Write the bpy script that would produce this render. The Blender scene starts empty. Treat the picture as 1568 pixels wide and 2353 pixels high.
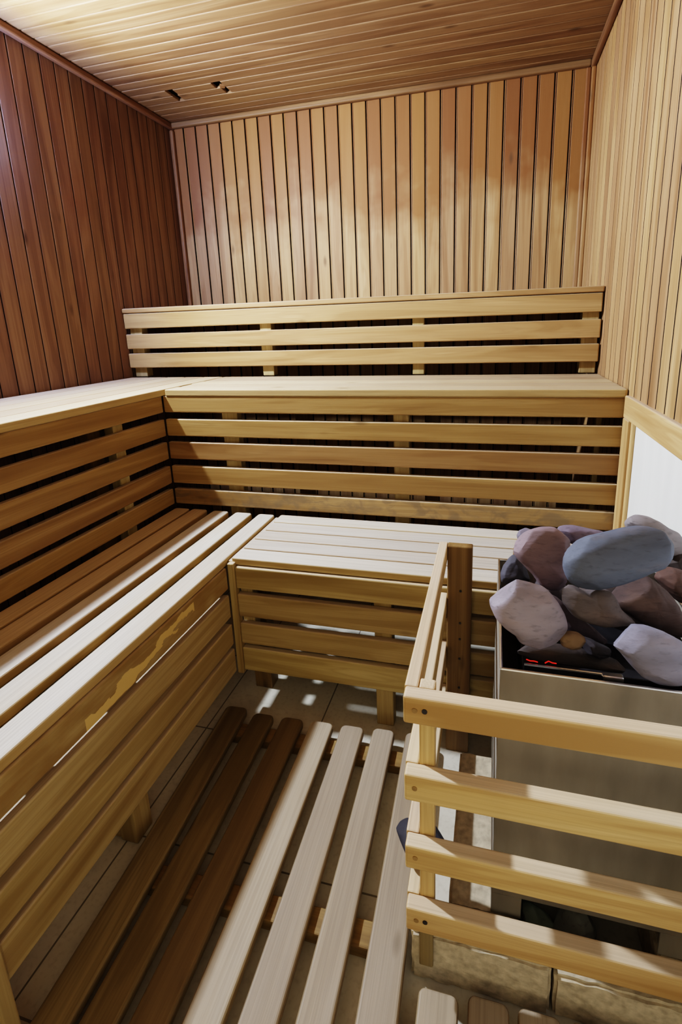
import bpy, bmesh, math, random
from mathutils import Vector, Matrix, Euler, noise

random.seed(7)
scene = bpy.context.scene
COL = scene.collection
R = random.Random(11)

# ------------------------------------------------------------------ materials
def newmat(name):
    m = bpy.data.materials.new(name); m.use_nodes = True
    nt = m.node_tree; nt.nodes.clear()
    out = nt.nodes.new('ShaderNodeOutputMaterial'); b = nt.nodes.new('ShaderNodeBsdfPrincipled')
    nt.links.new(b.outputs[0], out.inputs[0])
    return m, nt, b

def node(nt, kind, **kw):
    n = nt.nodes.new(kind)
    for k, v in kw.items():
        if k.startswith('i_'):
            key = k[2:]; key = int(key) if key.isdigit() else key
            n.inputs[key].default_value = v
        else: setattr(n, k, v)
    return n

def mixc(nt, fac, a, b, mode='MIX'):
    n = nt.nodes.new('ShaderNodeMix'); n.data_type = 'RGBA'; n.blend_type = mode
    for s, v in ((0, fac), (6, a), (7, b)):
        if isinstance(v, (int, float)): n.inputs[s].default_value = v
        elif isinstance(v, tuple): n.inputs[s].default_value = v if len(v) == 4 else (*v, 1)
        else: nt.links.new(v, n.inputs[s])
    return n.outputs[2]

def maprange(nt, v, a, b, c=0.0, d=1.0):
    n = node(nt, 'ShaderNodeMapRange'); n.inputs[1].default_value = a; n.inputs[2].default_value = b
    n.inputs[3].default_value = c; n.inputs[4].default_value = d
    nt.links.new(v, n.inputs[0]); return n.outputs[0]

def ramp(nt, v, stops):
    n = nt.nodes.new('ShaderNodeValToRGB'); e = n.color_ramp.elements
    while len(e) < len(stops): e.new(0.5)
    for el, (p, c) in zip(e, stops): el.position = p; el.color = (*c, 1) if len(c) == 3 else c
    nt.links.new(v, n.inputs[0]); return n.outputs[0]

def wood(name, dark, mid, light, top=None, topamt=0.85, tone=0.22, blotch=0.25, blotch_col=(0.25, 0.13, 0.06), rough=0.55,
         grime=0.0, rings=1.0, spec=0.3, aged=None):
    dark, mid, light = (tuple(c * k for c, k in zip(q, (0.84, 0.87, 0.86))) for q in (dark, mid, light))
    m, nt, b = newmat(name)
    at = node(nt, 'ShaderNodeAttribute', attribute_name='gco')
    rn = node(nt, 'ShaderNodeAttribute', attribute_name='rnd')
    def nz(scale, sc, detail, dist=0.0, src=None):
        mp = node(nt, 'ShaderNodeMapping'); mp.inputs['Scale'].default_value = scale
        nt.links.new((src or at).outputs['Vector'] if src is None else src, mp.inputs[0])
        n = node(nt, 'ShaderNodeTexNoise'); n.inputs['Scale'].default_value = sc
        n.inputs['Detail'].default_value = detail; n.inputs['Distortion'].default_value = dist
        nt.links.new(mp.outputs[0], n.inputs['Vector']); return n.outputs[0]
    fine = nz((3.0, 260, 260), 1.0, 4, 0.4)
    broad = nz((1.1, 16, 16), 1.0, 2, 1.2)
    # growth rings: a banded version of a stretched noise
    mul = node(nt, 'ShaderNodeMath', operation='MULTIPLY'); nt.links.new(broad, mul.inputs[0]); mul.inputs[1].default_value = 13.0
    fr = node(nt, 'ShaderNodeMath', operation='PINGPONG'); nt.links.new(mul.outputs[0], fr.inputs[0]); fr.inputs[1].default_value = 1.0
    base = ramp(nt, broad, [(0.30, dark), (0.5, mid), (0.72, light)])
    base = mixc(nt, maprange(nt, fr.outputs[0], 0.0, 0.55, 0.34 * rings, 0.0), base, dark)
    base = mixc(nt, maprange(nt, fine, 0.42, 0.70, 0.0, 0.42), base, dark)
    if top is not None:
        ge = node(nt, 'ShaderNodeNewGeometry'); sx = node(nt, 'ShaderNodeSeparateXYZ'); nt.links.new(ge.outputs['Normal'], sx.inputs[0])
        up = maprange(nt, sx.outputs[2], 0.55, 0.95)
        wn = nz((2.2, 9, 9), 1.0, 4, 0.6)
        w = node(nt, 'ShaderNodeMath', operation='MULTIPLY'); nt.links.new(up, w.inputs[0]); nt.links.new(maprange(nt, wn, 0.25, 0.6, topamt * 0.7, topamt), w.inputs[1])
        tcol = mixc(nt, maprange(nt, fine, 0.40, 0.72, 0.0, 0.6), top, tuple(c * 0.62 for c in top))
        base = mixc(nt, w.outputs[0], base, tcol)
    # weather blotches that run across boards
    tc = node(nt, 'ShaderNodeTexCoord')
    n2 = node(nt, 'ShaderNodeTexNoise'); n2.inputs['Scale'].default_value = 5.0; n2.inputs['Detail'].default_value = 3
    nt.links.new(tc.outputs['Object'], n2.inputs['Vector'])
    base = mixc(nt, maprange(nt, n2.outputs[0], 0.56, 0.80, 0.0, blotch), base, blotch_col)
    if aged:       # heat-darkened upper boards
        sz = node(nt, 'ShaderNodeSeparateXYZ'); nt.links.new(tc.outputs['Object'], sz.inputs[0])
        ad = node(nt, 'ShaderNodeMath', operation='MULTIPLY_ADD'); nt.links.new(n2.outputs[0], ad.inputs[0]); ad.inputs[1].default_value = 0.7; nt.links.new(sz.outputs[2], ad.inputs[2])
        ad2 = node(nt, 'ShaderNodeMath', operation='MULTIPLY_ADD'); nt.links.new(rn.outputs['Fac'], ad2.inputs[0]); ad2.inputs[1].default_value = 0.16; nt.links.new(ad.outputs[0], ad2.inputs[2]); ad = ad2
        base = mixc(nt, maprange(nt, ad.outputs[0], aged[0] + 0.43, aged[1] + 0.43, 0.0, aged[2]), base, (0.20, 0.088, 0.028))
    if grime > 0:
        g = nz((18, 30, 30), 1.0, 6, 0.8)
        base = mixc(nt, maprange(nt, g, 0.45, 0.62, 0.0, grime), base, (0.16, 0.12, 0.075))
    # knots
    mpv = node(nt, 'ShaderNodeMapping'); mpv.inputs['Scale'].default_value = (3.2, 9, 9); nt.links.new(at.outputs['Vector'], mpv.inputs[0])
    vo = node(nt, 'ShaderNodeTexVoronoi'); vo.inputs['Scale'].default_value = 1.0; nt.links.new(mpv.outputs[0], vo.inputs['Vector'])
    base = mixc(nt, maprange(nt, vo.outputs[0], 0.035, 0.11, 0.75, 0.0), base, tuple(c * 0.45 for c in dark))
    tn = maprange(nt, rn.outputs['Fac'], 0, 1, 1 - tone, 1 + tone * 0.7)
    hs = node(nt, 'ShaderNodeHueSaturation'); nt.links.new(tn, hs.inputs['Value']); nt.links.new(base, hs.inputs['Color'])
    nt.links.new(maprange(nt, rn.outputs['Fac'], 0, 1, 0.492, 0.505), hs.inputs['Hue'])
    nt.links.new(hs.outputs[0], b.inputs['Base Color'])
    b.inputs['Roughness'].default_value = rough
    b.inputs['Specular IOR Level'].default_value = spec
    bu = node(nt, 'ShaderNodeBump'); bu.inputs['Strength'].default_value = 0.22; bu.inputs['Distance'].default_value = 0.0015
    nt.links.new(fine, bu.inputs['Height']); nt.links.new(bu.outputs[0], b.inputs['Normal'])
    return m

M = {}
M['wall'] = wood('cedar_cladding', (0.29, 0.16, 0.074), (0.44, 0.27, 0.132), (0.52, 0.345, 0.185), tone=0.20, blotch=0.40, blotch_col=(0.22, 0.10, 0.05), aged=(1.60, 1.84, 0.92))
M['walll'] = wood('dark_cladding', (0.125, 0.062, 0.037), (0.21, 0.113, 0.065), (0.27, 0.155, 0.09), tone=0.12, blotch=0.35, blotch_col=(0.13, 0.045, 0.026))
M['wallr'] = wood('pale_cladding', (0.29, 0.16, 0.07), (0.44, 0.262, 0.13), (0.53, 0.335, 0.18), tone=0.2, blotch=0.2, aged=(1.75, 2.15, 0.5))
M['ceil'] = wood('ceiling_boards', (0.145, 0.074, 0.032), (0.245, 0.138, 0.064), (0.325, 0.198, 0.10), tone=0.14, blotch=0.35)
M['trim'] = wood('moulding_wood', (0.12, 0.052, 0.026), (0.23, 0.112, 0.052), (0.31, 0.165, 0.08), tone=0.12)
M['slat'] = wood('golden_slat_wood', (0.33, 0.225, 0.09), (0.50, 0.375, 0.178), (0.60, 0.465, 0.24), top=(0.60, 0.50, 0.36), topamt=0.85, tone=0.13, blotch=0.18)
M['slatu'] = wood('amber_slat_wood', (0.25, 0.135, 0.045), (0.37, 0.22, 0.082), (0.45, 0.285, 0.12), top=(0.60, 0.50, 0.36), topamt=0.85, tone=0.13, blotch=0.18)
M['slatb'] = wood('honey_slat_wood', (0.30, 0.17, 0.07), (0.44, 0.272, 0.122), (0.54, 0.35, 0.175), top=(0.60, 0.50, 0.36), topamt=0.85, tone=0.10, blotch=0.25)
M['slatg'] = wood('grimy_slat_wood', (0.26, 0.15, 0.06), (0.38, 0.24, 0.10), (0.46, 0.30, 0.14), top=(0.58, 0.49, 0.36), topamt=0.8, tone=0.1, grime=0.6)
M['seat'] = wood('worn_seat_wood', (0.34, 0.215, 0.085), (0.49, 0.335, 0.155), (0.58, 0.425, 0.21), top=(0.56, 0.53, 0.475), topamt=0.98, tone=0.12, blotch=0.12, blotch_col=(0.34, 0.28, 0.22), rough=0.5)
M['seatd'] = wood('warm_seat_wood', (0.33, 0.205, 0.085), (0.48, 0.325, 0.15), (0.57, 0.41, 0.205), top=(0.55, 0.45, 0.31), topamt=0.85, tone=0.14)
M['duck'] = wood('duckboard_wood', (0.18, 0.115, 0.05), (0.30, 0.205, 0.095), (0.38, 0.27, 0.13), top=(0.40, 0.345, 0.27), topamt=0.9, tone=0.2, blotch=0.3, blotch_col=(0.20, 0.16, 0.13))
M['duckm'] = wood('olive_duckboard_wood', (0.16, 0.11, 0.05), (0.27, 0.20, 0.095), (0.34, 0.26, 0.13), tone=0.15, blotch=0.3, blotch_col=(0.14, 0.105, 0.06))
M['duckd'] = wood('dark_duckboard_wood', (0.12, 0.08, 0.034), (0.205, 0.145, 0.066), (0.265, 0.19, 0.092), tone=0.15, blotch=0.3, blotch_col=(0.12, 0.085, 0.05))
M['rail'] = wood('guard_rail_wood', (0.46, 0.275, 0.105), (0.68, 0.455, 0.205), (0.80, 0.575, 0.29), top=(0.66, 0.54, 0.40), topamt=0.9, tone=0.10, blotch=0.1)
M['post'] = wood('dark_post_wood', (0.16, 0.09, 0.035), (0.26, 0.155, 0.06), (0.33, 0.21, 0.09), tone=0.1)  # darker brown wood for posts, legs and battens

def plain(name, col, rough=0.6, metal=0.0, nscale=30, var=0.2, bump=0.1, stretch=(1, 1, 1), spec=0.4):
    m, nt, b = newmat(name)
    tc = node(nt, 'ShaderNodeTexCoord'); mp = node(nt, 'ShaderNodeMapping'); mp.inputs['Scale'].default_value = stretch
    nt.links.new(tc.outputs['Object'], mp.inputs[0])
    n = node(nt, 'ShaderNodeTexNoise'); n.inputs['Scale'].default_value = nscale; n.inputs['Detail'].default_value = 5
    nt.links.new(mp.outputs[0], n.inputs['Vector'])
    c = mixc(nt, maprange(nt, n.outputs[0], 0.3, 0.7), tuple(x * (1 - var) for x in col), tuple(min(1, x * (1 + var)) for x in col))
    nt.links.new(c, b.inputs['Base Color']); b.inputs['Roughness'].default_value = rough; b.inputs['Metallic'].default_value = metal
    b.inputs['Specular IOR Level'].default_value = spec
    if bump:
        bu = node(nt, 'ShaderNodeBump'); bu.inputs['Strength'].default_value = bump; bu.inputs['Distance'].default_value = 0.002
        nt.links.new(n.outputs[0], bu.inputs['Height']); nt.links.new(bu.outputs[0], b.inputs['Normal'])
    return m
M['steel'] = plain('stove_steel', (0.27, 0.25, 0.215), 0.55, 0.1, 22, 0.16, 0.03, (1, 1, 0.25))
M['steel_edge'] = plain('bright_steel', (0.72, 0.72, 0.74), 0.25, 1.0, 40, 0.1, 0.02)
M['iron'] = plain('dark_iron', (0.035, 0.034, 0.04), 0.5, 0.6, 40, 0.3, 0.05)
M['backing'] = plain('dark_gap', (0.016, 0.007, 0.004), 0.9, 0, 10, 0.2, 0)
M['concrete'] = plain('hearth_stone', (0.46, 0.395, 0.29), 0.8, 0, 70, 0.25, 0.4)
M['white'] = plain('white_board', (0.80, 0.82, 0.80), 0.7, 0, 6, 0.05, 0.02, (1, 3, 0.35))
M['nail'] = plain('dark_plug', (0.05, 0.045, 0.045), 0.5, 0.5, 60, 0.2, 0)
M['plug'] = plain('wooden_plug', (0.30, 0.19, 0.075), 0.6, 0, 60, 0.2, 0)
M['lampbody'] = plain('lamp_housing', (0.55, 0.56, 0.58), 0.45, 0.2, 20, 0.1, 0)

def emit(name, col, s):
    m = bpy.data.materials.new(name); m.use_nodes = True; nt = m.node_tree; nt.nodes.clear()
    o = nt.nodes.new('ShaderNodeOutputMaterial'); e = nt.nodes.new('ShaderNodeEmission')
    e.inputs[0].default_value = (*col, 1); e.inputs[1].default_value = s; nt.links.new(e.outputs[0], o.inputs[0]); return m

# stone: tint from the object's own colour
m, nt, b = newmat('sauna_stone'); M['stone'] = m
oi = node(nt, 'ShaderNodeObjectInfo'); tc = node(nt, 'ShaderNodeTexCoord')
mp = node(nt, 'ShaderNodeMapping'); mp.inputs['Rotation'].default_value = (0.4, 0.5, 0.3); mp.inputs['Scale'].default_value = (0.45, 1, 1.5)
va = node(nt, 'ShaderNodeVectorMath', operation='ADD'); rm = node(nt, 'ShaderNodeMath', operation='MULTIPLY'); rm.inputs[1].default_value = 9.0
nt.links.new(oi.outputs['Random'], rm.inputs[0]); nt.links.new(tc.outputs['Object'], va.inputs[0]); nt.links.new(rm.outputs[0], va.inputs[1]); nt.links.new(va.outputs[0], mp.inputs[0])
n1 = node(nt, 'ShaderNodeTexNoise'); n1.inputs['Scale'].default_value = 16; n1.inputs['Detail'].default_value = 6; nt.links.new(mp.outputs[0], n1.inputs['Vector'])
n2 = node(nt, 'ShaderNodeTexNoise'); n2.inputs['Scale'].default_value = 120; n2.inputs['Detail'].default_value = 6; nt.links.new(mp.outputs[0], n2.inputs['Vector'])
c = mixc(nt, maprange(nt, n1.outputs[0], 0.3, 0.7, 0.55, 1.0), (0.02, 0.018, 0.02), oi.outputs['Color'])
c = mixc(nt, maprange(nt, n1.outputs[0], 0.58, 0.75, 0.0, 0.30), c, (0.20, 0.13, 0.09))
c = mixc(nt, maprange(nt, n2.outputs[0], 0.55, 0.75, 0.0, 0.35), c, (0.03, 0.027, 0.03))
nt.links.new(c, b.inputs['Base Color']); b.inputs['Roughness'].default_value = 0.72; b.inputs['Specular IOR Level'].default_value = 0.3
b1 = node(nt, 'ShaderNodeBump'); b1.inputs['Strength'].default_value = 0.55; b1.inputs['Distance'].default_value = 0.006; nt.links.new(n1.outputs[0], b1.inputs['Height'])
b2 = node(nt, 'ShaderNodeBump'); b2.inputs['Strength'].default_value = 0.35; b2.inputs['Distance'].default_value = 0.002
nt.links.new(n2.outputs[0], b2.inputs['Height']); nt.links.new(b1.outputs[0], b2.inputs['Normal']); nt.links.new(b2.outputs[0], b.inputs['Normal'])

# floor tiles
m, nt, b = newmat('floor_tile'); M['tile'] = m
tc = node(nt, 'ShaderNodeTexCoord'); mp = node(nt, 'ShaderNodeMapping'); mp.inputs['Location'].default_value = (-0.838, 1.815 - 0.333, 0)
nt.links.new(tc.outputs['Object'], mp.inputs[0])
br = node(nt, 'ShaderNodeTexBrick'); br.offset = 0.0; br.squash = 1.0
br.inputs['Color1'].default_value = (0.62, 0.60, 0.52, 1); br.inputs['Color2'].default_value = (0.57, 0.55, 0.48, 1); br.inputs['Mortar'].default_value = (0.17, 0.15, 0.12, 1)
br.inputs['Scale'].default_value = 1.0; br.inputs['Mortar Size'].default_value = 0.0022; br.inputs['Mortar Smooth'].default_value = 0.2
br.inputs['Brick Width'].default_value = 0.333; br.inputs['Row Height'].default_value = 0.333
nt.links.new(mp.outputs[0], br.inputs['Vector'])
n1 = node(nt, 'ShaderNodeTexNoise'); n1.inputs['Scale'].default_value = 9; n1.inputs['Detail'].default_value = 8; nt.links.new(tc.outputs['Object'], n1.inputs['Vector'])
n2 = node(nt, 'ShaderNodeTexNoise'); n2.inputs['Scale'].default_value = 90; n2.inputs['Detail'].default_value = 4; nt.links.new(tc.outputs['Object'], n2.inputs['Vector'])
c = mixc(nt, maprange(nt, n1.outputs[0], 0.5, 0.75, 0.0, 0.3), br.outputs[0], (0.22, 0.19, 0.14))
c = mixc(nt, maprange(nt, n2.outputs[0], 0.5, 0.75, 0.0, 0.28), c, (0.26, 0.23, 0.18))
nt.links.new(c, b.inputs['Base Color']); b.inputs['Roughness'].default_value = 0.35

# ------------------------------------------------------------------ mesh building
class MB:
    """collects boards and solids; build() links them as ONE mesh object"""
    def __init__(s): s.v = []; s.f = []; s.g = []; s.r = []; s.m = []
    def add(s, verts, faces, g=None, rnd=None, mi=0):
        o = len(s.v); rnd = R.random() if rnd is None else rnd
        off = Vector((R.random() * 20, R.random() * 20, R.random() * 20))
        s.v += [tuple(v) for v in verts]; s.f += [[i + o for i in f] for f in faces]
        s.g += [tuple(Vector(q) + off) for q in (g or verts)]; s.r += [rnd] * len(verts); s.m += [mi] * len(faces)
    def board(s, lo, hi, ax, r=0.003, seg=2, mi=0, rnd=None, mat=None):
        """a bevelled board between two corners, grain along ax; mat turns it in place"""
        lo = Vector(lo); hi = Vector(hi); c = (lo + hi) / 2; d = hi - lo
        bm = bmesh.new(); bmesh.ops.create_cube(bm, size=1.0)
        for v in bm.verts: v.co = Vector((v.co.x * d.x, v.co.y * d.y, v.co.z * d.z))
        r = min(r, min(d) * 0.45)
        if r > 0: bmesh.ops.bevel(bm, geom=list(bm.edges), offset=r, segments=seg, profile=0.5, affect='EDGES')
        k = 'xyz'.index(ax); oth = [i for i in range(3) if i != k]
        s.finish(bm, c, (k, *oth), mi, rnd, mat)
    def finish(s, bm, c, order, mi=0, rnd=None, mat=None):
        bmesh.ops.recalc_face_normals(bm, faces=bm.faces)
        bm.verts.index_update()
        g = [(v.co[order[0]], v.co[order[1]], v.co[order[2]]) for v in bm.verts]
        vs = [(mat @ v.co if mat else v.co) + c for v in bm.verts]
        s.add(vs, [[v.index for v in f.verts] for f in bm.faces], g, rnd, mi); bm.free()
    def plank(s, lo, hi, ax, rr=0.014, r=0.004, mi=0, rnd=None, mat=None):
        """flat board with rounded plan corners (ends worn round), lying in x/y"""
        lo = Vector(lo); hi = Vector(hi); c = (lo + hi) / 2; d = hi - lo; hx, hy, hz = d / 2
        pts = []
        for sx, sy, a0 in ((1, 1, 0), (-1, 1, 90), (-1, -1, 180), (1, -1, 270)):
            for k in range(5):
                a = math.radians(a0 + 22.5 * k); pts.append((sx * (hx - rr) + rr * math.cos(a), sy * (hy - rr) + rr * math.sin(a)))
        bm = bmesh.new(); bot = [bm.verts.new((x, y, -hz)) for x, y in pts]; tp = [bm.verts.new((x, y, hz)) for x, y in pts]
        n = len(pts); bm.faces.new(tp); bm.faces.new(bot[::-1])
        for i in range(n): bm.faces.new((bot[i], bot[(i + 1) % n], tp[(i + 1) % n], tp[i]))
        es = [e for e in bm.edges if abs(e.verts[0].co.z - e.verts[1].co.z) < 1e-6]
        bmesh.ops.bevel(bm, geom=es, offset=r, segments=3, profile=0.5, affect='EDGES')
        k = 'xyz'.index(ax); s.finish(bm, c, (k, 1 - k, 2), mi, rnd, mat)
    def cyl(s, c, ax, rad, h, n=20, mi=0, bev=0.0):
        bm = bmesh.new(); bmesh.ops.create_cone(bm, cap_ends=True, segments=n, radius1=rad, radius2=rad, depth=h)
        if bev: bmesh.ops.bevel(bm, geom=[e for e in bm.edges if abs(e.verts[0].co.z - e.verts[1].co.z) < 1e-6], offset=bev, segments=2, affect='EDGES')
        rot = {'z': Matrix(), 'x': Matrix.Rotation(math.pi / 2, 4, 'Y'), 'y': Matrix.Rotation(math.pi / 2, 4, 'X')}[ax]
        bmesh.ops.transform(bm, matrix=rot, verts=bm.verts); s.finish(bm, Vector(c), (0, 1, 2), mi)
    def tube(s, pts, rad, n=8, mi=0):
        vs = []; fs = []
        P = [Vector(p) for p in pts]
        for i, p in enumerate(P):
            t = (P[min(i + 1, len(P) - 1)] - P[max(i - 1, 0)]).normalized(); a = t.orthogonal().normalized(); b_ = t.cross(a)
            for k in range(n):
                q = 2 * math.pi * k / n; vs.append(p + (a * math.cos(q) + b_ * math.sin(q)) * rad)
        for i in range(len(P) - 1):
            for k in range(n): fs.append([i * n + k, i * n + (k + 1) % n, (i + 1) * n + (k + 1) % n, (i + 1) * n + k])
        fs.append(list(range(n))[::-1]); fs.append([(len(P) - 1) * n + k for k in range(n)]); s.add(vs, fs, mi=mi)
    def build(s, name, mats, parent=None, smooth=False):
        me = bpy.data.meshes.new(name); me.from_pydata(s.v, [], s.f)
        mats = mats if isinstance(mats, (list, tuple)) else [mats]
        for mt in mats: me.materials.append(mt)
        me.polygons.foreach_set('material_index', s.m)
        a = me.attributes.new('gco', 'FLOAT_VECTOR', 'POINT'); a.data.foreach_set('vector', [x for g in s.g for x in g])
        a = me.attributes.new('rnd', 'FLOAT', 'POINT'); a.data.foreach_set('value', s.r)
        if smooth:
            me.polygons.foreach_set('use_smooth', [True] * len(me.polygons)); me.set_sharp_from_angle(angle=math.radians(38))
        me.update(); o = bpy.data.objects.new(name, me); COL.objects.link(o)
        if parent is not None:
            o.parent = parent
            if parent.type == 'EMPTY': o.matrix_parent_inverse = Matrix.Translation(-parent.location)
        return o
def thing(name, loc, label, cat, group=None):
    o = bpy.data.objects.new(name, None); COL.objects.link(o); o.location = loc; o.empty_display_size = 0.05
    o['label'] = label; o['category'] = cat
    if group: o['group'] = group
    return o
def tag(o, label, cat, group=None):
    o['label'] = label; o['category'] = cat
    if group: o['group'] = group
    return o
def struct(o): o['kind'] = 'structure'; return o
# first slat of the left lower bench: dark wet stain with a bare yellow patch
def stained():
    m = M['slat'].copy(); m.name = 'stained_slat_wood'; nt = m.node_tree; b = [n for n in nt.nodes if n.type == 'BSDF_PRINCIPLED'][0]
    src = b.inputs['Base Color'].links[0].from_socket
    tc = node(nt, 'ShaderNodeTexCoord'); mp = node(nt, 'ShaderNodeMapping'); mp.inputs['Scale'].default_value = (20, 12, 34); nt.links.new(tc.outputs['Object'], mp.inputs[0])
    n = node(nt, 'ShaderNodeTexNoise'); n.inputs['Scale'].default_value = 1.0; n.inputs['Detail'].default_value = 6; nt.links.new(mp.outputs[0], n.inputs['Vector'])
    sx = node(nt, 'ShaderNodeSeparateXYZ'); nt.links.new(tc.outputs['Object'], sx.inputs[0])
    # the patch runs along the board near its upper middle, between y = -1.9 and -1.55
    a = node(nt, 'ShaderNodeMath', operation='MULTIPLY_ADD'); nt.links.new(sx.outputs[1], a.inputs[0]); a.inputs[1].default_value = 0.10; a.inputs[2].default_value = 0.622
    d = node(nt, 'ShaderNodeMath', operation='SUBTRACT'); nt.links.new(sx.outputs[2], d.inputs[0]); nt.links.new(a.outputs[0], d.inputs[1])
    d2 = node(nt, 'ShaderNodeMath', operation='MULTIPLY_ADD'); nt.links.new(n.outputs[0], d2.inputs[0]); d2.inputs[1].default_value = 0.085; nt.links.new(d.outputs[0], d2.inputs[2])
    band = node(nt, 'ShaderNodeMath', operation='COMPARE'); nt.links.new(d2.outputs[0], band.inputs[0]); band.inputs[1].default_value = 0.0425; band.inputs[2].default_value = 0.012
    my = node(nt, 'ShaderNodeMath', operation='COMPARE'); nt.links.new(sx.outputs[1], my.inputs[0]); my.inputs[1].default_value = -1.75; my.inputs[2].default_value = 0.19
    k = node(nt, 'ShaderNodeMath', operation='MULTIPLY'); nt.links.new(band.outputs[0], k.inputs[0]); nt.links.new(my.outputs[0], k.inputs[1])
    wet = mixc(nt, maprange(nt, n.outputs[0], 0.35, 0.6, 0.15, 0.6), src, (0.22, 0.125, 0.035))
    nt.links.new(mixc(nt, k.outputs[0], wet, (0.60, 0.43, 0.17)), b.inputs['Base Color']); return m
M['slats'] = stained()

# brightness of the lamp, of the added fill, and the film response
LAMP = 5600.0
HALO_GLOW = 6000.0  # strength of the added blue ring behind the lamp
AMB = 1.3
VT = 'Filmic'
LOOK = 'High Contrast'
EXPO = -0.36

# ------------------------------------------------------------------ measurements (metres)
W, H, YF = 2.022, 2.195, -2.85            # right wall, ceiling, wall behind the viewer
YB, YU, YL = -0.560, -1.005, -1.367       # backrest front, upper bench front, lower bench front
XU, XL = 0.482, 0.903                     # fronts of the two left benches
ZU, ZL = 0.960, 0.510                     # seat heights
UP = [(0.936, 0.876), (0.851, 0.788), (0.765, 0.700), (0.673, 0.605), (0.583, 0.523)]
LO = [(0.486, 0.417), (0.398, 0.324), (0.301, 0.232), (0.217, 0.138)]
BK = [(1.247, 1.181), (1.156, 1.090), (1.069, 1.004)]
T = 0.022

# ------------------------------------------------------------------ the room
mb = MB(); mb.board((-0.2, YF - 0.5, -0.06), (2.3, 0.1, 0), 'x', 0); struct(mb.build('floor', M['tile'], smooth=False))

def clad(name, mat, span, pitch, place, extra=None, gap=0.0038, side=None):
    """tongue-and-groove boards on a dark backing; side = axis of the groove faces that are dark with dirt"""
    mb = MB(); a, b_ = span; n = int(math.ceil((b_ - a) / pitch - 1e-6))
    for i in range(n):
        u0 = a + i * pitch; u1 = min(a + (i + 1) * pitch, b_)
        for lo, hi, ax in place(u0 + gap / 2, u1 - gap / 2, u1):
            f0 = len(mb.f); mb.board(lo, hi, ax, 0.0028, 2, 0)
            if side is not None:
                for k in range(f0, len(mb.f)):
                    p, q, r_ = (Vector(mb.v[j]) for j in mb.f[k][:3]); nn = (q - p).cross(r_ - p).normalized()
                    if abs(nn[side]) > 0.75: mb.m[k] = 1
    if extra:
        for lo, hi in extra: mb.board(lo, hi, 'z', 0, mi=1)
    return struct(mb.build(name, [mat, M['backing']]))

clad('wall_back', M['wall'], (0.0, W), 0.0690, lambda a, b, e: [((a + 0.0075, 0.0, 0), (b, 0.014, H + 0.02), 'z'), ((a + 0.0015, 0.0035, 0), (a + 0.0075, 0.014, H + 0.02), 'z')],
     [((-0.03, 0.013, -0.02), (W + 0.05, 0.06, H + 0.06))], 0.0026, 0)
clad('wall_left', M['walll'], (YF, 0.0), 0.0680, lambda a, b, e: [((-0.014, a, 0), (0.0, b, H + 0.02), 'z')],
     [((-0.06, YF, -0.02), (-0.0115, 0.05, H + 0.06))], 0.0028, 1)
def right(a, b, e):
    z0 = 0.93 if (a + b) / 2 < -1.03 else 0.0
    return [((W, a, z0), (W + 0.016, b, H + 0.02), 'z')]
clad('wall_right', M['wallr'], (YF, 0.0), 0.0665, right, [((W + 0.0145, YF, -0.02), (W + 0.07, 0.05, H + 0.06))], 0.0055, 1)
# ceiling boards run along x; two of them are cut out for the hatch
HX0, HX1, HY0, HY1 = 0.205, 0.470, -0.338, -0.226
def ceil(a, b, e):
    if a > HY0 - 0.02 and b < HY1 + 0.02:
        return [((0, a, H), (HX0, b, H + 0.014), 'x'), ((HX1 + 0.004, a, H), (W, b, H + 0.014), 'x')]
    return [((0, a, H), (W, b, H + 0.014), 'x')]
P = (HY1 - HY0) / 2
clad('ceiling', M['ceil'], (HY0 - P * 45, HY0 + P * 6.05), P, ceil, [((-0.05, YF, H + 0.028), (W + 0.06, 0.05, H + 0.08)), ((-0.05, YF, H + 0.0125), (HX0 - 0.03, 0.05, H + 0.03)), ((HX1 + 0.03, YF, H + 0.0125), (W + 0.06, 0.05, H + 0.03)),
     ((HX0 - 0.03, YF, H + 0.0125), (HX1 + 0.03, HY0 - 0.001, H + 0.03)), ((HX0 - 0.03, HY1 + 0.002, H + 0.0125), (HX1 + 0.03, 0.05, H + 0.03))])
# wall behind the viewer, with an unseen opening added to let in fill light
mb = MB()
for lo, hi in (((0.0, YF - 0.04, 0), (1.02, YF, H)), ((1.98, YF - 0.04, 0), (W + 0.02, YF, H)), ((1.02, YF - 0.04, 2.06), (1.98, YF, H))): mb.board(lo, hi, 'z', 0.002)
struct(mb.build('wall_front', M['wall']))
# mouldings
mb = MB(); mb.board((0.016, -0.028, H - 0.026), (W - 0.02, 0.0, H), 'x', 0.008, 3); struct(mb.build('trim_1', M['ceil']))
mb = MB(); mb.board((0.0, YF, H - 0.030), (0.024, 0.0, H), 'y', 0.008, 3); struct(mb.build('trim_2', M['trim']))
mb = MB(); mb.board((W - 0.022, YF, H - 0.030), (W, 0.0, H), 'y', 0.008, 3); struct(mb.build('trim_3', M['trim']))
mb = MB(); mb.board((0.0, -0.022, 0.5), (0.022, 0.0, H - 0.03), 'z', 0.007, 3); struct(mb.build('trim_4', M['trim']))
mb = MB(); mb.board((W - 0.038, -0.016, 0.5), (W - 0.018, 0.0, H - 0.026), 'z', 0.005, 2); mb.board((W - 0.018, -0.024, 0.5), (W, 0.0, H - 0.026), 'z', 0.006, 3); struct(mb.build('trim_5', M['wall']))

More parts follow.
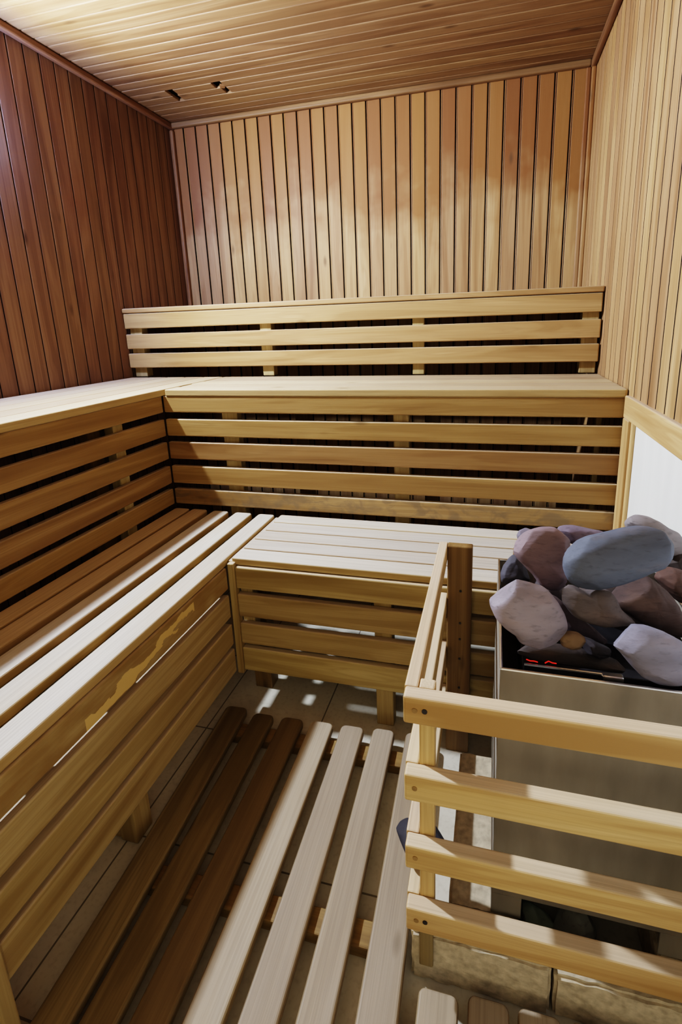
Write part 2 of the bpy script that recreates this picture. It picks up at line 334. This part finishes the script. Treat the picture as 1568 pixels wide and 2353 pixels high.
# broken hatch in the ceiling
t = thing('ceiling_hatch', ((HX0 + HX1) / 2, (HY0 + HY1) / 2, H), 'small rectangular hatch cut into the ceiling boards with broken dark gaps at its ends', 'hatch')
mb = MB(); mb.board((HX0 + 0.034, HY0 + 0.006, H + 0.001), (HX1 - 0.040, (HY0 + HY1) / 2 - 0.0008, H + 0.013), 'x', 0.003); mb.board((HX0 + 0.026, (HY0 + HY1) / 2 + 0.0008, H + 0.001), (HX1 - 0.020, HY1 - 0.003, H + 0.013), 'x', 0.003)
mb.build('hatch_panel', M['ceil'], t)
mb = MB()
mb.board((HX1 - 0.022, HY0 + 0.040, H + 0.002), (HX1 + 0.001, HY0 + 0.066, H + 0.010), 'x', 0.002, mat=Matrix.Rotation(0.5, 4, 'Z')); mb.build('splinter', M['trim'], t)

# ------------------------------------------------------------------ lamp on the left wall
LX, LY, LZ = 0.045, -1.275, 1.875
t = thing('wall_lamp', (0, LY, LZ), 'round white lamp glowing on the left wall at the edge of view', 'lamp')
mb = MB(); mb.cyl((0.008, LY, LZ), 'x', 0.078, 0.016, 40, bev=0.004); mb.build('base', M['lampbody'], t)
def ring(x0, x1, ri, ro, n=48):        # a short open tube standing out from the wall
    vs = []; fs = []
    for x, rr_ in ((x0, ro), (x1, ro), (x1, ri), (x0, ri)):
        for k in range(n): a = 2 * math.pi * k / n; vs.append((x, LY + rr_ * math.cos(a), LZ + rr_ * math.sin(a)))
    for j in range(4):
        for k in range(n): fs.append([j * n + k, j * n + (k + 1) % n, ((j + 1) % 4) * n + (k + 1) % n, ((j + 1) % 4) * n + k])
    mb = MB(); mb.add(vs, fs); return mb
ring(0.012, 0.058, 0.070, 0.075).build('collar', M['lampbody'], t, True)
ring(0.026, 0.029, 0.0752, 0.104).build('added_glow_baffle', M['lampbody'], t, True)  # added to keep the ring's blue glow off the room
ring(0.0165, 0.0205, 0.0752, 0.0775).build('added_halo', emit('added_halo_glow', (0.22, 0.38, 1.0), HALO_GLOW), t, True)  # added blue ring, stands in for lens haze on the wall
bm = bmesh.new(); bmesh.ops.create_uvsphere(bm, u_segments=28, v_segments=14, radius=0.042)
for v in bm.verts:
    if v.co.x < 0: v.co.x = 0
mb = MB(); mb.finish(bm, Vector((0.030, LY, LZ)), (0, 1, 2)); mb.build('dome', emit('lamp_light', (0.86, 0.91, 1.0), LAMP), t, True)

# ------------------------------------------------------------------ benches
def slats_x(parent, zs, x0, x1, y, mats=None, mi=None, th=T):
    mb = MB()
    for i, (zt, zb) in enumerate(zs): mb.board((x0, y, zb), (x1, y + th, zt), 'x', 0.004, 3, mi[i] if mi else 0)
    return mb.build('slat_panel', mats or M['slat'], parent)
def slats_y(parent, zs, y0, y1, x, mats=None, mi=None, th=T):
    mb = MB()
    for i, (zt, zb) in enumerate(zs): mb.board((x - th, y0, zb), (x, y1, zt), 'y', 0.004, 3, mi[i] if mi else 0)
    return mb.build('slat_panel', mats or M['slat'], parent)
def post(parent, lo, hi, mat='slat', name='post', ax='z'):
    mb = MB(); mb.board(lo, hi, ax, 0.003); return mb.build(name, M[mat], parent)

# upper bench against the back
t = thing('sauna_bench', (1.25, -0.78, 0), 'upper wooden bench along the back wall with five slats under its pale seat', 'bench')
mb = MB()
for i in range(5):
    y0 = YU + i * 0.0895; mb.plank((XU + 0.006 + (0.004, 0.012, 0.0, 0.006, 0.002)[i], y0, ZU - 0.024), (W - 0.002, y0 + 0.0865, ZU), 'x', 0.008, 0.004)
mb.build('plank_seat', M['seatd'], t)
slats_x(t, UP, XU - 0.001, W - 0.006, YU + 0.003, [M['slatu'], M['slatg']], [0, 0, 0, 0, 1])
for x0, x1 in ((0.700, 0.761), (1.329, 1.381)): post(t, (x0, YU + 0.026, 0.44), (x1, YU + 0.062, ZU - 0.026))
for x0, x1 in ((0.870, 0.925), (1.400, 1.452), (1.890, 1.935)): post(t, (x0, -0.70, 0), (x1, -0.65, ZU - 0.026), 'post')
post(t, (1.955, -0.93, 0), (1.972, -0.91, ZU - 0.026), 'slat', 'brace')
# upper bench against the left wall
t = thing('sauna_bench', (0.24, -1.5, 0), 'upper wooden bench running along the left wall, its shadowed slatted front facing the room', 'bench')
mb = MB()
for i in range(5):
    x1 = XU - i * 0.0955; mb.plank((x1 - 0.0925, -2.78, ZU - 0.024), (x1, YB + 0.0, ZU), 'y', 0.008, 0.004)
mb.build('plank_seat', M['seatd'], t)
slats_y(t, UP, -2.78, YU + 0.001, XU - 0.003, M['slatu'])
for y0 in (-1.243, -1.9, -2.5): post(t, (XU - 0.062, y0, 0.0), (XU - 0.026, y0 + 0.046, ZU - 0.026))
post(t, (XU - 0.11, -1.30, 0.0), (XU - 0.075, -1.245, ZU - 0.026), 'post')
# lower bench against the back
t = thing('sauna_bench', (1.45, -1.19, 0), 'lower wooden bench at the back with a short four-slat front and a floor leg', 'bench')
mb = MB()
for i in range(5):
    y0 = YL + i * 0.0716; mb.plank((XL + 0.007 + i * 0.0022 + (0, 0.001, 0.0, 0.003, 0.0)[i], y0, ZL - 0.022), (W - 0.004, y0 + 0.0668, ZL), 'x', 0.008, 0.004)
mb.build('plank_seat', M['seat'], t)
post(t, (XL - 0.004, YL, ZL - 0.050), (XL + 0.0165, YU - 0.012, ZL - 0.010), 'seat', 'cleat', 'y')
slats_x(t, LO, XL + 0.021, W - 0.004, YL - 0.010, [M['slat']])
post(t, (XL + 0.001, YL - 0.016, 0.128), (XL + 0.0215, YL + 0.010, ZL - 0.012), 'slat', 'corner_strip')
post(t, (XL + 0.022, YL + 0.0125, 0.14), (XL + 0.060, YL + 0.050, ZL - 0.024))
post(t, (1.337, YL + 0.0125, 0.0), (1.388, YL + 0.055, ZL - 0.024), 'slat', 'leg')
post(t, (0.905, YL + 0.085, 0.0), (0.965, YL + 0.135, ZL - 0.055), 'post', 'leg')
# lower bench along the left
t = thing('sauna_bench', (0.7, -1.6, 0), 'lower bench along the left side with pale worn planks and a long slatted front', 'bench')
mb = MB(); e0 = -2.17
for x0, x1, yb, mi in ((0.486, 0.549, -1.012, 1), (0.5585, 0.622, -1.010, 1), (0.648, 0.713, -1.014, 0), (0.741, 0.808, -1.016, 0), (0.834, 0.898, -1.017, 0)):
    mb.plank((x0, e0, ZL - 0.024), (x1, yb, ZL), 'y', 0.012, 0.005, mi)
mb.build('plank_seat', [M['seat'], M['seatd']], t)
slats_y(t, LO, e0, YL - 0.018, XL, [M['slat'], M['slats']], [1, 0, 0, 0], 0.030)
post(t, (0.79, e0 - 0.026, 0.0), (0.908, e0, 0.49), 'slat', 'end_post')
post(t, (0.824, -1.835, 0.0), (0.870, -1.78, ZL - 0.026), 'slat', 'leg')
post(t, (0.49, -1.83, 0.0), (0.822, -1.785, 0.045), 'slat', 'foot_rail', 'x')
for y in (-2.02, -1.80, -1.40, -1.12): post(t, (0.484, y, ZL - 0.068), (0.870, y + 0.04, ZL - 0.0255), 'slat', 'bearer', 'x')
post(t, (0.500, -1.835, 0.048), (0.545, -1.78, ZL - 0.07), 'post', 'leg')
# backrest on the upper bench
t = thing('bench_backrest', (1.0, YB, ZU), 'long slatted backrest with a cap board standing on the upper bench at the back', 'backrest')
slats_x(t, BK, 0.004, W - 0.006, YB, [M['slatb']])
mb = MB(); mb.board((0.002, YB - 0.003, 1.2495), (W - 0.003, -0.026, 1.2705), 'x', 0.005, 3); mb.build('cap_board', M['slatb'], t)
for x0, x1 in ((0.013, 0.076), (0.667, 0.719), (1.328, 1.375), (1.955, 2.012)): post(t, (x0, YB + 0.0225, ZU + 0.001), (x1, YB + 0.066, 1.249))

# ------------------------------------------------------------------ duckboards
t = thing('duckboard', (1.2, -1.8, 0), 'large slatted wooden duckboard covering the floor between the benches and the stove', 'duckboard')
slx = [(0.886, 0.955, -1.430), (0.982, 1.046, -1.440), (1.071, 1.138, -1.437), (1.160, 1.228, -1.432), (1.251, 1.318, -1.428), (1.343, 1.405, -1.420), (1.436, 1.506, -1.415)]
for i, (a, b_, ye) in enumerate(slx):
    sh = 0.014; y0 = -2.60
    mb = MB(); L = ye - y0; ang = sh / 0.6
    sx0 = (0.034, 0.020, 0.014, 0.012, 0.012, 0.014, 0.018)[i] / 0.7
    mb.plank((a + sx0 * L / 2 - 0.0, y0, 0.028), (b_ + sx0 * L / 2, ye, 0.050), 'y', 0.016, 0.006, mat=Matrix.Rotation(sx0, 4, 'Z'))
    mb.build('slat', M['duckd' if i in (1, 2) else 'duckm' if i == 0 else 'duck'], t)
for y in (-1.515, -1.925, -2.36):
    mb = MB(); mb.board((0.92, y, 0.0), (1.495, y + 0.048, 0.0275), 'x', 0.003); mb.build('batten', M['post'], t)
t = thing('duckboard', (1.7, -2.2, 0), 'small slatted duckboard in front of the stove hearth at the bottom edge', 'duckboard')
for a, b_, ye in ((1.549, 1.617, -1.966), (1.632, 1.699, -1.957), (1.713, 1.781, -1.955), (1.795, 1.862, -1.953), (1.877, 1.944, -1.952)):
    mb = MB(); mb.plank((a, -2.5, 0.028), (b_, ye, 0.050), 'y', 0.012, 0.005); mb.build('slat', M['duck'], t)
for y in (-2.06, -2.4):
    mb = MB(); mb.board((1.525 if y > -2.1 else 1.552, y, 0.0), (1.94, y + 0.048, 0.0275), 'x', 0.003); mb.build('batten', M['seat'], t)

# ------------------------------------------------------------------ hearth stones
def slab(name, lo, hi, label, cat, seed, amp=0.0016, group=None, mat='concrete'):
    lo = Vector(lo); hi = Vector(hi); d = hi - lo; c = (lo + hi) / 2
    bm = bmesh.new(); bmesh.ops.create_cube(bm, size=1.0)
    for v in bm.verts: v.co = Vector((v.co.x * d.x, v.co.y * d.y, v.co.z * d.z))
    bmesh.ops.bevel(bm, geom=list(bm.edges), offset=0.005, segments=2, affect='EDGES')
    for _ in range(4):
        bmesh.ops.subdivide_edges(bm, edges=[e for e in bm.edges if e.calc_length() > 0.012], cuts=1, use_grid_fill=True)
    for v in bm.verts:
        n = noise.noise_vector((v.co + c) * 60 + Vector((seed, 0, 0))); k = amp * (2.2 if min(abs(abs(v.co[i]) - d[i] / 2) < 0.006 for i in (1, 2)) else 1)
        v.co += Vector((n.x, n.y, min(n.z, 0.2))) * k
    mb = MB(); mb.finish(bm, c, (0, 1, 2)); o = mb.build(name, M[mat])
    return tag(o, label, cat, group)
slab('hearth_stone', (1.530, -1.929, 0.0), (1.767, -1.866, 0.110), 'beige stone block at the front left corner of the stove hearth', 'stone block', 1)
slab('hearth_stone', (1.772, -1.927, 0.0), (2.023, -1.866, 0.096), 'darker stone block under the right of the guard, along the front of the hearth', 'stone block', 5)
slab('hearth_stone', (1.590, -1.862, 0.0), (1.712, -1.50, 0.098), 'long stone block carrying the left side of the stove', 'stone block', 9)
slab('hearth_stone', (1.945, -1.862, 0.0), (2.023, -1.50, 0.098), 'stone block carrying the right side of the stove', 'stone block', 13)

# ------------------------------------------------------------------ stove
SX0, SX1, SY0, SY1, SZ0, SZ1 = 1.667, 2.010, -1.858, -1.460, 0.100, 0.620
t = thing('sauna_stove', ((SX0 + SX1) / 2, (SY0 + SY1) / 2, SZ0), 'tall steel sauna stove filled with stones standing on the hearth behind the guard', 'stove')
def shell(x0, x1, y0, y1, z0, z1, th, opening=None):
    mb = MB(); B = lambda lo, hi: mb.board(lo, hi, 'z', 0.0012, 2)
    if opening:
        a, b_, zt = opening
        B((x0, y0, z0), (a, y0 + th, zt)); B((b_, y0, z0), (x1, y0 + th, zt)); B((x0, y0, zt), (x1, y0 + th, z1))
    else: B((x0, y0, z0), (x1, y0 + th, z1))
    B((x0, y1 - th, z0), (x1, y1, z1)); B((x0, y0 + th, z0), (x0 + th, y1 - th, z1)); B((x1 - th, y0 + th, z0), (x1, y1 - th, z1))
    return mb
mb = MB(); S0 = shell(SX0, SX1, SY0, SY1, SZ0, SZ1, 0.0035, (1.720, 1.944, 0.149)); S0.build('casing', M['steel'], t)
lip = MB(); q = 0.0022; cs = [(SX0 + q, SY0 + q), (SX1 - q, SY0 + q), (SX1 - q, SY1 - q), (SX0 + q, SY1 - q), (SX0 + q, SY0 + q)]
for (xa, ya), (xb, yb) in zip(cs, cs[1:]): lip.tube([(xa, ya, SZ1), (xb, yb, SZ1)], 0.0026)
lip.build('rim', M['steel_edge'], t)
IX0, IX1, IY0, IY1 = SX0 + 0.040, SX1 - 0.02, SY0 + 0.043, SY1 - 0.03
inner = shell(IX0, IX1, IY0, IY1, 0.20, 0.572, 0.003); inner.board((IX0, IY0, 0.573), (IX1, IY0 + 0.003, 0.603), 'x', 0.001); inner.board((SX0 + 0.004, SY0 + 0.004, 0.50), (SX1 - 0.004, SY1 - 0.004, 0.505), 'x', 0)
inner.build('stone_basket', M['iron'], t)
mb = MB(); mb.tube([(IX0, IY0, 0.604), (IX0 + 0.12, IY0, 0.604)], 0.0025); mb.build('basket_rim', M['steel_edge'], t)
mb = MB(); mb.board((1.826, IY0 - 0.010, 0.592), (1.858, IY0 + 0.004, 0.608), 'x', 0.003); mb.build('clip', M['steel_edge'], t)
mb = MB()
for k in range(2): mb.tube([(IX0 + 0.004 + u * 0.006, IY0 + 0.009 + k * 0.005 + 0.002 * math.sin(u * 2.2), 0.606 - k * 0.002 + 0.0016 * math.cos(u * 3)) for u in range(5 * k, 5 * k + 4)], 0.0009)
mb.build('heating_element', emit('red_hot_wire', (1.0, 0.03, 0.02), 1.3), t)

# ------------------------------------------------------------------ stones
BASIS = Matrix(((0.9672, -0.2523, -0.0288), (0.2517, 0.9376, 0.2399), (-0.0335, -0.2393, 0.9704))).to_4x4()   # the way the heap leans
def rock(label, loc, depth, outline, col, seed, flat=0.6, amp=0.06, basis=BASIS, name='sauna_stone', group='stones heaped on the stove'):
    """a stone with a given profile: the outline bulges front and back, then facets and roughness are worked in"""
    import cmath
    pts = [(x / 1000, z / 1000) for x, z in outline]
    segs = list(zip(pts, pts[1:] + pts[:1]))
    def rad(th):
        dx, dz = math.cos(th), math.sin(th); best = 0.004
        for (ax, az), (bx, bz) in segs:
            ex, ez = bx - ax, bz - az; den = dx * ez - dz * ex
            if abs(den) < 1e-12: continue
            tt = (ax * ez - az * ex) / den; uu = (ax * dz - az * dx) / den
            if tt > 0 and -1e-6 <= uu <= 1 + 1e-6: best = max(best, tt)
        return best
    NT, NP = 84, 36
    rr = [rad(2 * math.pi * k / NT) for k in range(NT)]
    rr = [0.25 * rr[k - 1] + 0.5 * rr[k] + 0.25 * rr[(k + 1) % NT] for k in range(NT)]
    base = []
    for j in range(NP + 1):
        ph = math.pi * j / NP; cy = -math.cos(ph); s_ = math.sin(ph) ** flat
        for k in range(NT):
            th = 2 * math.pi * k / NT; base.append((Vector((rr[k] * math.cos(th) * s_, depth * cy, rr[k] * math.sin(th) * s_)), cy))
    rg = random.Random(seed); sz = max(max(rr), depth); vs = []
    planes = []
    for _ in range(10):
        n = Vector((rg.uniform(-0.9, 0.9), rg.choice((-1, -1, 1)) * rg.uniform(0.25, 1), rg.uniform(-0.9, 0.9))).normalized()
        planes.append((n, max(p.dot(n) for p, c in base) * rg.uniform(0.80, 0.94)))
    for p, cy in base:
        p = p.copy()
        for n, lim in planes:
            e = p.dot(n) - lim
            if e > 0: p -= n * e * 0.92
        q = p * 14 + Vector((seed * 3.1, 0, 0))
        dn = noise.fractal(q, 0.9, 2.1, 5) * amp * 0.5 + noise.noise(p * 55 + Vector((seed, 9, 0))) * amp * 0.22 - max(0.0, 0.10 - abs(noise.noise(p * 20 + Vector((seed, 4, 1))))) * amp * 1.6
        nn = p.normalized() if p.length > 1e-6 else Vector((0, cy, 0))
        vs.append(p + nn * dn * sz * (0.35 + 0.65 * abs(cy)))
    fs = []
    for j in range(NP):
        for k in range(NT): fs.append([j * NT + k, j * NT + (k + 1) % NT, (j + 1) * NT + (k + 1) % NT, (j + 1) * NT + k])
    me = bpy.data.meshes.new(name); bm = bmesh.new(); bv = [bm.verts.new(v) for v in vs]
    for f in fs: bm.faces.new([bv[i] for i in f])
    bmesh.ops.remove_doubles(bm, verts=bm.verts, dist=1e-5); bmesh.ops.recalc_face_normals(bm, faces=bm.faces); bm.to_mesh(me); bm.free()
    me.materials.append(M['stone']); me.polygons.foreach_set('use_smooth', [True] * len(me.polygons)); me.set_sharp_from_angle(angle=math.radians(32))
    o = bpy.data.objects.new(name, me); COL.objects.link(o); o.matrix_world = Matrix.Translation(loc) @ basis; o.color = (*col, 1)
    return tag(o, label, 'stone', group)
STONES = [
    ('large pale grey rounded stone overhanging the front left corner of the stove', (1.711, -1.795, 0.689), 0.029, [(-59, 34), (-48, 44), (-34, 56), (-14, 61), (10, 54), (31, 39), (48, 19), (59, 0), (65, -22), (59, -39), (44, -54), (20, -61), (-1, -54), (-14, -50), (-22, -37), (-39, -26), (-53, -11), (-63, 9), (-65, 23)], (0.315, 0.286, 0.348), 0.55, 0.05),
    ('pinkish grey stone tapering downward, left of the long blue-grey boulder', (1.745, -1.644, 0.716), 0.0272, [(-54, 29), (-41, 49), (-21, 58), (-1, 63), (23, 62), (40, 49), (53, 36), (58, 24), (48, 6), (43, -18), (48, -48), (37, -63), (20, -63), (-3, -51), (-19, -30), (-36, -12), (-49, 1), (-58, 16)], (0.284, 0.216, 0.25), 0.6, 0.05),
    ('big long blue-grey boulder lying across the top of the heap', (1.861, -1.73, 0.771), 0.0281, [(-99, -2), (-94, 16), (-79, 29), (-58, 37), (-28, 44), (-2, 50), (24, 54), (52, 53), (76, 48), (91, 37), (100, 20), (95, 3), (83, -10), (63, -18), (39, -28), (9, -40), (-19, -49), (-45, -54), (-66, -53), (-84, -46), (-94, -32), (-100, -17)], (0.121, 0.146, 0.207), 0.62, 0.04),
    ('purple-grey stone peeping out behind the pink one and the long boulder', (1.844, -1.478, 0.699), 0.0221, [(-62, 15), (-47, 24), (-22, 25), (4, 20), (26, 15), (56, 10), (62, -3), (38, -18), (1, -25), (-26, -16), (-47, -3)], (0.231, 0.194, 0.268), 0.6, 0.06),
    ('grey stone at the back right, topmost against the white panel', (1.959, -1.56, 0.742), 0.0293, [(-59, 29), (-51, 37), (-36, 44), (-16, 42), (5, 32), (24, 19), (48, 7), (58, -8), (59, -38), (48, -44), (12, -26), (-26, -6), (-51, 12)], (0.315, 0.292, 0.317), 0.6, 0.07),
    ('small dark stone in the back left corner of the stove', (1.7, -1.57, 0.652), 0.0217, [(-31, -10), (-24, 8), (-12, 24), (-2, 33), (11, 24), (22, 4), (31, -22), (14, -33), (-12, -33), (-30, -26)], (0.074, 0.076, 0.104), 0.6, 0.08),
    ('little grey-purple stone showing behind the top of the pinkish one', (1.731, -1.477, 0.684), 0.0193, [(-26, 7), (-20, 19), (-5, 25), (9, 20), (26, 7), (26, -16), (3, -25), (-20, -13)], (0.21, 0.194, 0.256), 0.6, 0.06),
    ('long brownish angular stone under the left end of the blue-grey boulder', (1.826, -1.745, 0.683), 0.0236, [(-70, 29), (-59, 37), (-42, 39), (-21, 27), (0, 31), (21, 29), (32, 15), (40, -2), (54, -16), (70, -27), (61, -37), (38, -39), (11, -34), (-17, -27), (-40, -16), (-56, 5), (-66, 17)], (0.147, 0.125, 0.128), 0.7, 0.1),
    ('angular brown stone with a pale chipped corner, beneath the blue-grey boulder', (1.92, -1.694, 0.667), 0.0305, [(-68, 22), (-56, 37), (-40, 43), (-23, 55), (-7, 57), (14, 43), (32, 27), (49, 3), (63, -29), (70, -52), (56, -57), (28, -48), (0, -37), (-23, -25), (-47, -8), (-66, -3), (-70, 10)], (0.098, 0.067, 0.064), 0.75, 0.1),
    ('bluish grey slab sloping down at the front right of the heap', (1.892, -1.834, 0.664), 0.0264, [(-68, 24), (-60, 32), (-51, 40), (-33, 46), (-12, 44), (14, 35), (43, 20), (60, 3), (68, -24), (56, -42), (29, -46), (6, -45), (-18, -34), (-39, -13), (-53, 5), (-66, 17)], (0.252, 0.254, 0.342), 0.6, 0.06),
    ('flat purple-brown slab between the pale rounded stone and the brownish angular one', (1.806, -1.704, 0.636), 0.0224, [(-61, 55), (-46, 43), (-30, 28), (-10, 9), (10, -6), (30, -23), (55, -42), (66, -48), (55, -55), (36, -48), (5, -36), (-25, -29), (-46, -8), (-66, 28)], (0.11, 0.083, 0.098), 0.7, 0.08),
    ('small round tan pebble below the pale rounded stone', (1.784, -1.786, 0.641), 0.0133, [(-22, 4), (-16, 12), (-3, 15), (10, 13), (20, 6), (22, -5), (14, -14), (-3, -15), (-18, -9)], (0.252, 0.173, 0.104), 0.6, 0.03),
    ('dark broken stone chip in the shadow right of the tan pebble', (1.825, -1.763, 0.618), 0.0183, [(-25, 19), (-5, 13), (12, 4), (25, -2), (24, -15), (5, -19), (-14, -11), (-23, 2)], (0.047, 0.043, 0.055), 0.7, 0.15),
    ('reddish brown stone at the right edge of the heap below the boulder', (1.972, -1.635, 0.68), 0.0269, [(-28, 14), (-20, 29), (-3, 35), (20, 29), (27, 14), (28, -17), (27, -35), (15, -32), (-7, -12)], (0.118, 0.068, 0.056), 0.7, 0.09),
    ('dark brown stone behind the right end of the long boulder', (1.995, -1.56, 0.695), 0.0307, [(-17, -4), (-3, 15), (8, 23), (15, 13), (17, -11), (11, -23), (-3, -18)], (0.073, 0.057, 0.051), 0.7, 0.08),
    ('dark stone in the gap below the pinkish stone, behind the pale rounded one', (1.774, -1.591, 0.599), 0.0319, [(-52, 25), (-33, 52), (-1, 47), (31, 36), (47, 4), (52, -31), (31, -52), (-6, -43), (-38, -17)], (0.105, 0.086, 0.098), 0.6, 0.08),
    ('dark brown stone deep in the middle of the heap under the long boulder', (1.898, -1.552, 0.584), 0.0332, [(-84, 17), (-57, 43), (-14, 54), (28, 54), (71, 37), (84, 0), (63, -37), (18, -54), (-36, -37), (-74, -17)], (0.095, 0.076, 0.073), 0.6, 0.08),
    ('long dark flat slab lying just behind the front rim of the stove', (1.797, -1.757, 0.589), 0.019, [(-106, 22), (-103, 29), (-68, 27), (-34, 23), (8, 16), (46, 4), (79, -6), (106, -22), (95, -29), (53, -22), (-5, -14), (-60, -4), (-90, 0), (-105, 6)], (0.063, 0.051, 0.049), 0.7, 0.03),
]
for i, (lab, loc, dep, out, col, flat, amp) in enumerate(STONES): rock(lab, loc, dep, out, col, 3 + i * 7, flat, amp)
for i, (lab, loc, sz, col) in enumerate((
    ('pale green stone at the left edge of the opening in the stove foot', (1.752, -1.81, 0.0), 0.040, (0.44, 0.52, 0.44)),
    ('dark slaty stone lying above the pale green one inside the stove foot', (1.768, -1.765, 0.0), 0.044, (0.22, 0.26, 0.27)),
    ('large angular grey stone in the middle of the opening at the foot of the stove', (1.825, -1.805, 0.0), 0.052, (0.42, 0.44, 0.41)))):
    n = 11; out = [(int(1000 * sz * (0.8 + 0.25 * math.sin(i * 2 + k * 2.1)) * math.cos(k * 2 * math.pi / n)), int(1000 * sz * 0.85 * (0.8 + 0.2 * math.cos(i + k * 1.7)) * math.sin(k * 2 * math.pi / n))) for k in range(n)]
    lo = min(z for x, z in out) / 1000
    rock(lab, (loc[0], loc[1], -lo + (0.002 if i != 1 else 0.05)), sz * 0.7, out, col, 60 + i, 0.7, 0.10, Matrix.Rotation(0.3 * i, 4, 'Z'), group='stones in the foot of the stove')
# flat slate wedged in the guard
rock('flat dark slate wedged between the lower side rails of the stove guard', (1.536, -1.847, 0.2155), 0.0175, [(-52, 18), (-48, 30), (-32, 38), (-2, 40), (25, 36), (40, 16), (52, -1), (30, -26), (4, -40), (-16, -40), (-26, -25), (-40, -3)], (0.035, 0.034, 0.046), 91, 0.6, 0.03, Matrix.Rotation(-math.pi / 2, 4, 'X'), group=None, name='slate')

# ------------------------------------------------------------------ guard rail round the stove
t = thing('stove_guard', (1.53, -1.66, 0), 'wooden guard rail of four boards enclosing the front and left side of the stove', 'guard rail')
GZ = [(0.620, 0.572), (0.476, 0.425), (0.333, 0.285), (0.197, 0.147)]; GY = -1.951
for i, (zt, zb) in enumerate(GZ):
    mb = MB(); mb.board((1.5245, GY, zb), (W - 0.002, GY + 0.0265, zt), 'x', 0.004, 3); fr = mb.build('front_rail', M['rail'], t)
    zc = (zt + zb) / 2 + 0.002
    for dx, mat, rad in ([(0.018, 'plug', 0.0042), (0.033, 'nail', 0.0042)] if i in (0, 3) else [(0.017, 'plug', 0.0042)]):
        k = MB(); k.cyl((1.5245 + dx, GY - 0.0002, zc + (0.001 if mat == 'nail' else 0)), 'y', rad, 0.002, 16); k.build('screw_plug' if mat == 'nail' else 'dowel', M[mat], fr)
for i, (zt, zb) in enumerate(GZ):
    mb = MB(); mb.board((1.5225, GY + 0.027, zb + 0.001), (1.5445, -1.3795, zt - 0.0015), 'y', 0.003, 2); mb.build('side_rail', M['rail'], t)
post(t, (1.5450, GY + 0.027, 0.1165), (1.5700, GY + 0.0495, 0.6185), 'rail', 'post')
post(t, (1.5450, GY + 0.010, 0.054), (1.5700, GY + 0.0185, 0.1462), 'duckm', 'post_foot')
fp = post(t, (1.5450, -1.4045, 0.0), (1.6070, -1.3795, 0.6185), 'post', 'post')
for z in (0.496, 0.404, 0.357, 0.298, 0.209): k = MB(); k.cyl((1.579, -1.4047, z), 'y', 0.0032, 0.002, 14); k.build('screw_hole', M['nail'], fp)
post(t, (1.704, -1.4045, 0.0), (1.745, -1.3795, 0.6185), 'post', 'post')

# ------------------------------------------------------------------ heat shield on the right wall
t = thing('heat_shield', (W, -1.6, 0.5), 'white fireproof panel in a wooden frame on the right wall behind the stones', 'wall panel')
mb = MB(); mb.board((W + 0.006, -2.60, 0.0), (W + 0.014, -1.085, 0.885), 'z', 0.001); mb.build('white_panel', M['white'], t)
mb = MB(); mb.board((W - 0.012, -2.60, 0.880), (W + 0.0145, -1.012, 0.944), 'y', 0.004, 3); mb.build('top_rail', M['rail'], t)
mb = MB(); mb.board((W - 0.012, -1.068, 0.512), (W + 0.0145, -1.010, 0.8795), 'z', 0.004, 3); mb.board((W - 0.004, -1.083, 0.512), (W + 0.0145, -1.069, 0.8795), 'z', 0.004, 3); mb.build('side_stile', M['rail'], t)

# ------------------------------------------------------------------ light, world, camera
w = bpy.data.worlds.new('World'); scene.world = w; w.use_nodes = True
w.node_tree.nodes['Background'].inputs[0].default_value = (1.0, 0.86, 0.60, 1); w.node_tree.nodes['Background'].inputs[1].default_value = AMB  # warm fill, added; enters by the opening behind the viewer
cam = bpy.data.cameras.new('camera'); co = bpy.data.objects.new('camera', cam); COL.objects.link(co); scene.camera = co
yaw, pitch, roll, f = 0.2629, -0.2416, -0.0345, 1158.56
fw = Vector((-math.sin(yaw) * math.cos(pitch), math.cos(yaw) * math.cos(pitch), math.sin(pitch)))
r0 = Vector((math.cos(yaw), math.sin(yaw), 0)); u0 = r0.cross(fw)
r = r0 * math.cos(roll) + u0 * math.sin(roll); u = u0 * math.cos(roll) - r0 * math.sin(roll)
co.matrix_world = Matrix(((r.x, u.x, -fw.x, 1.641), (r.y, u.y, -fw.y, -2.5906), (r.z, u.z, -fw.z, 1.1661), (0, 0, 0, 1)))
cam.sensor_fit = 'VERTICAL'; cam.sensor_height = 36; cam.lens = 36 * f / 2353; cam.clip_start = 0.02
cam.shift_x = -(824 - 784) / 2353; cam.shift_y = -(1176.5 - 1031) / 2353
scene.view_settings.view_transform = VT; scene.view_settings.look = LOOK; scene.view_settings.exposure = EXPO
scene.cycles.use_denoising = True; scene.cycles.max_bounces = 10; scene.cycles.diffuse_bounces = 6; scene.cycles.sample_clamp_indirect = 6
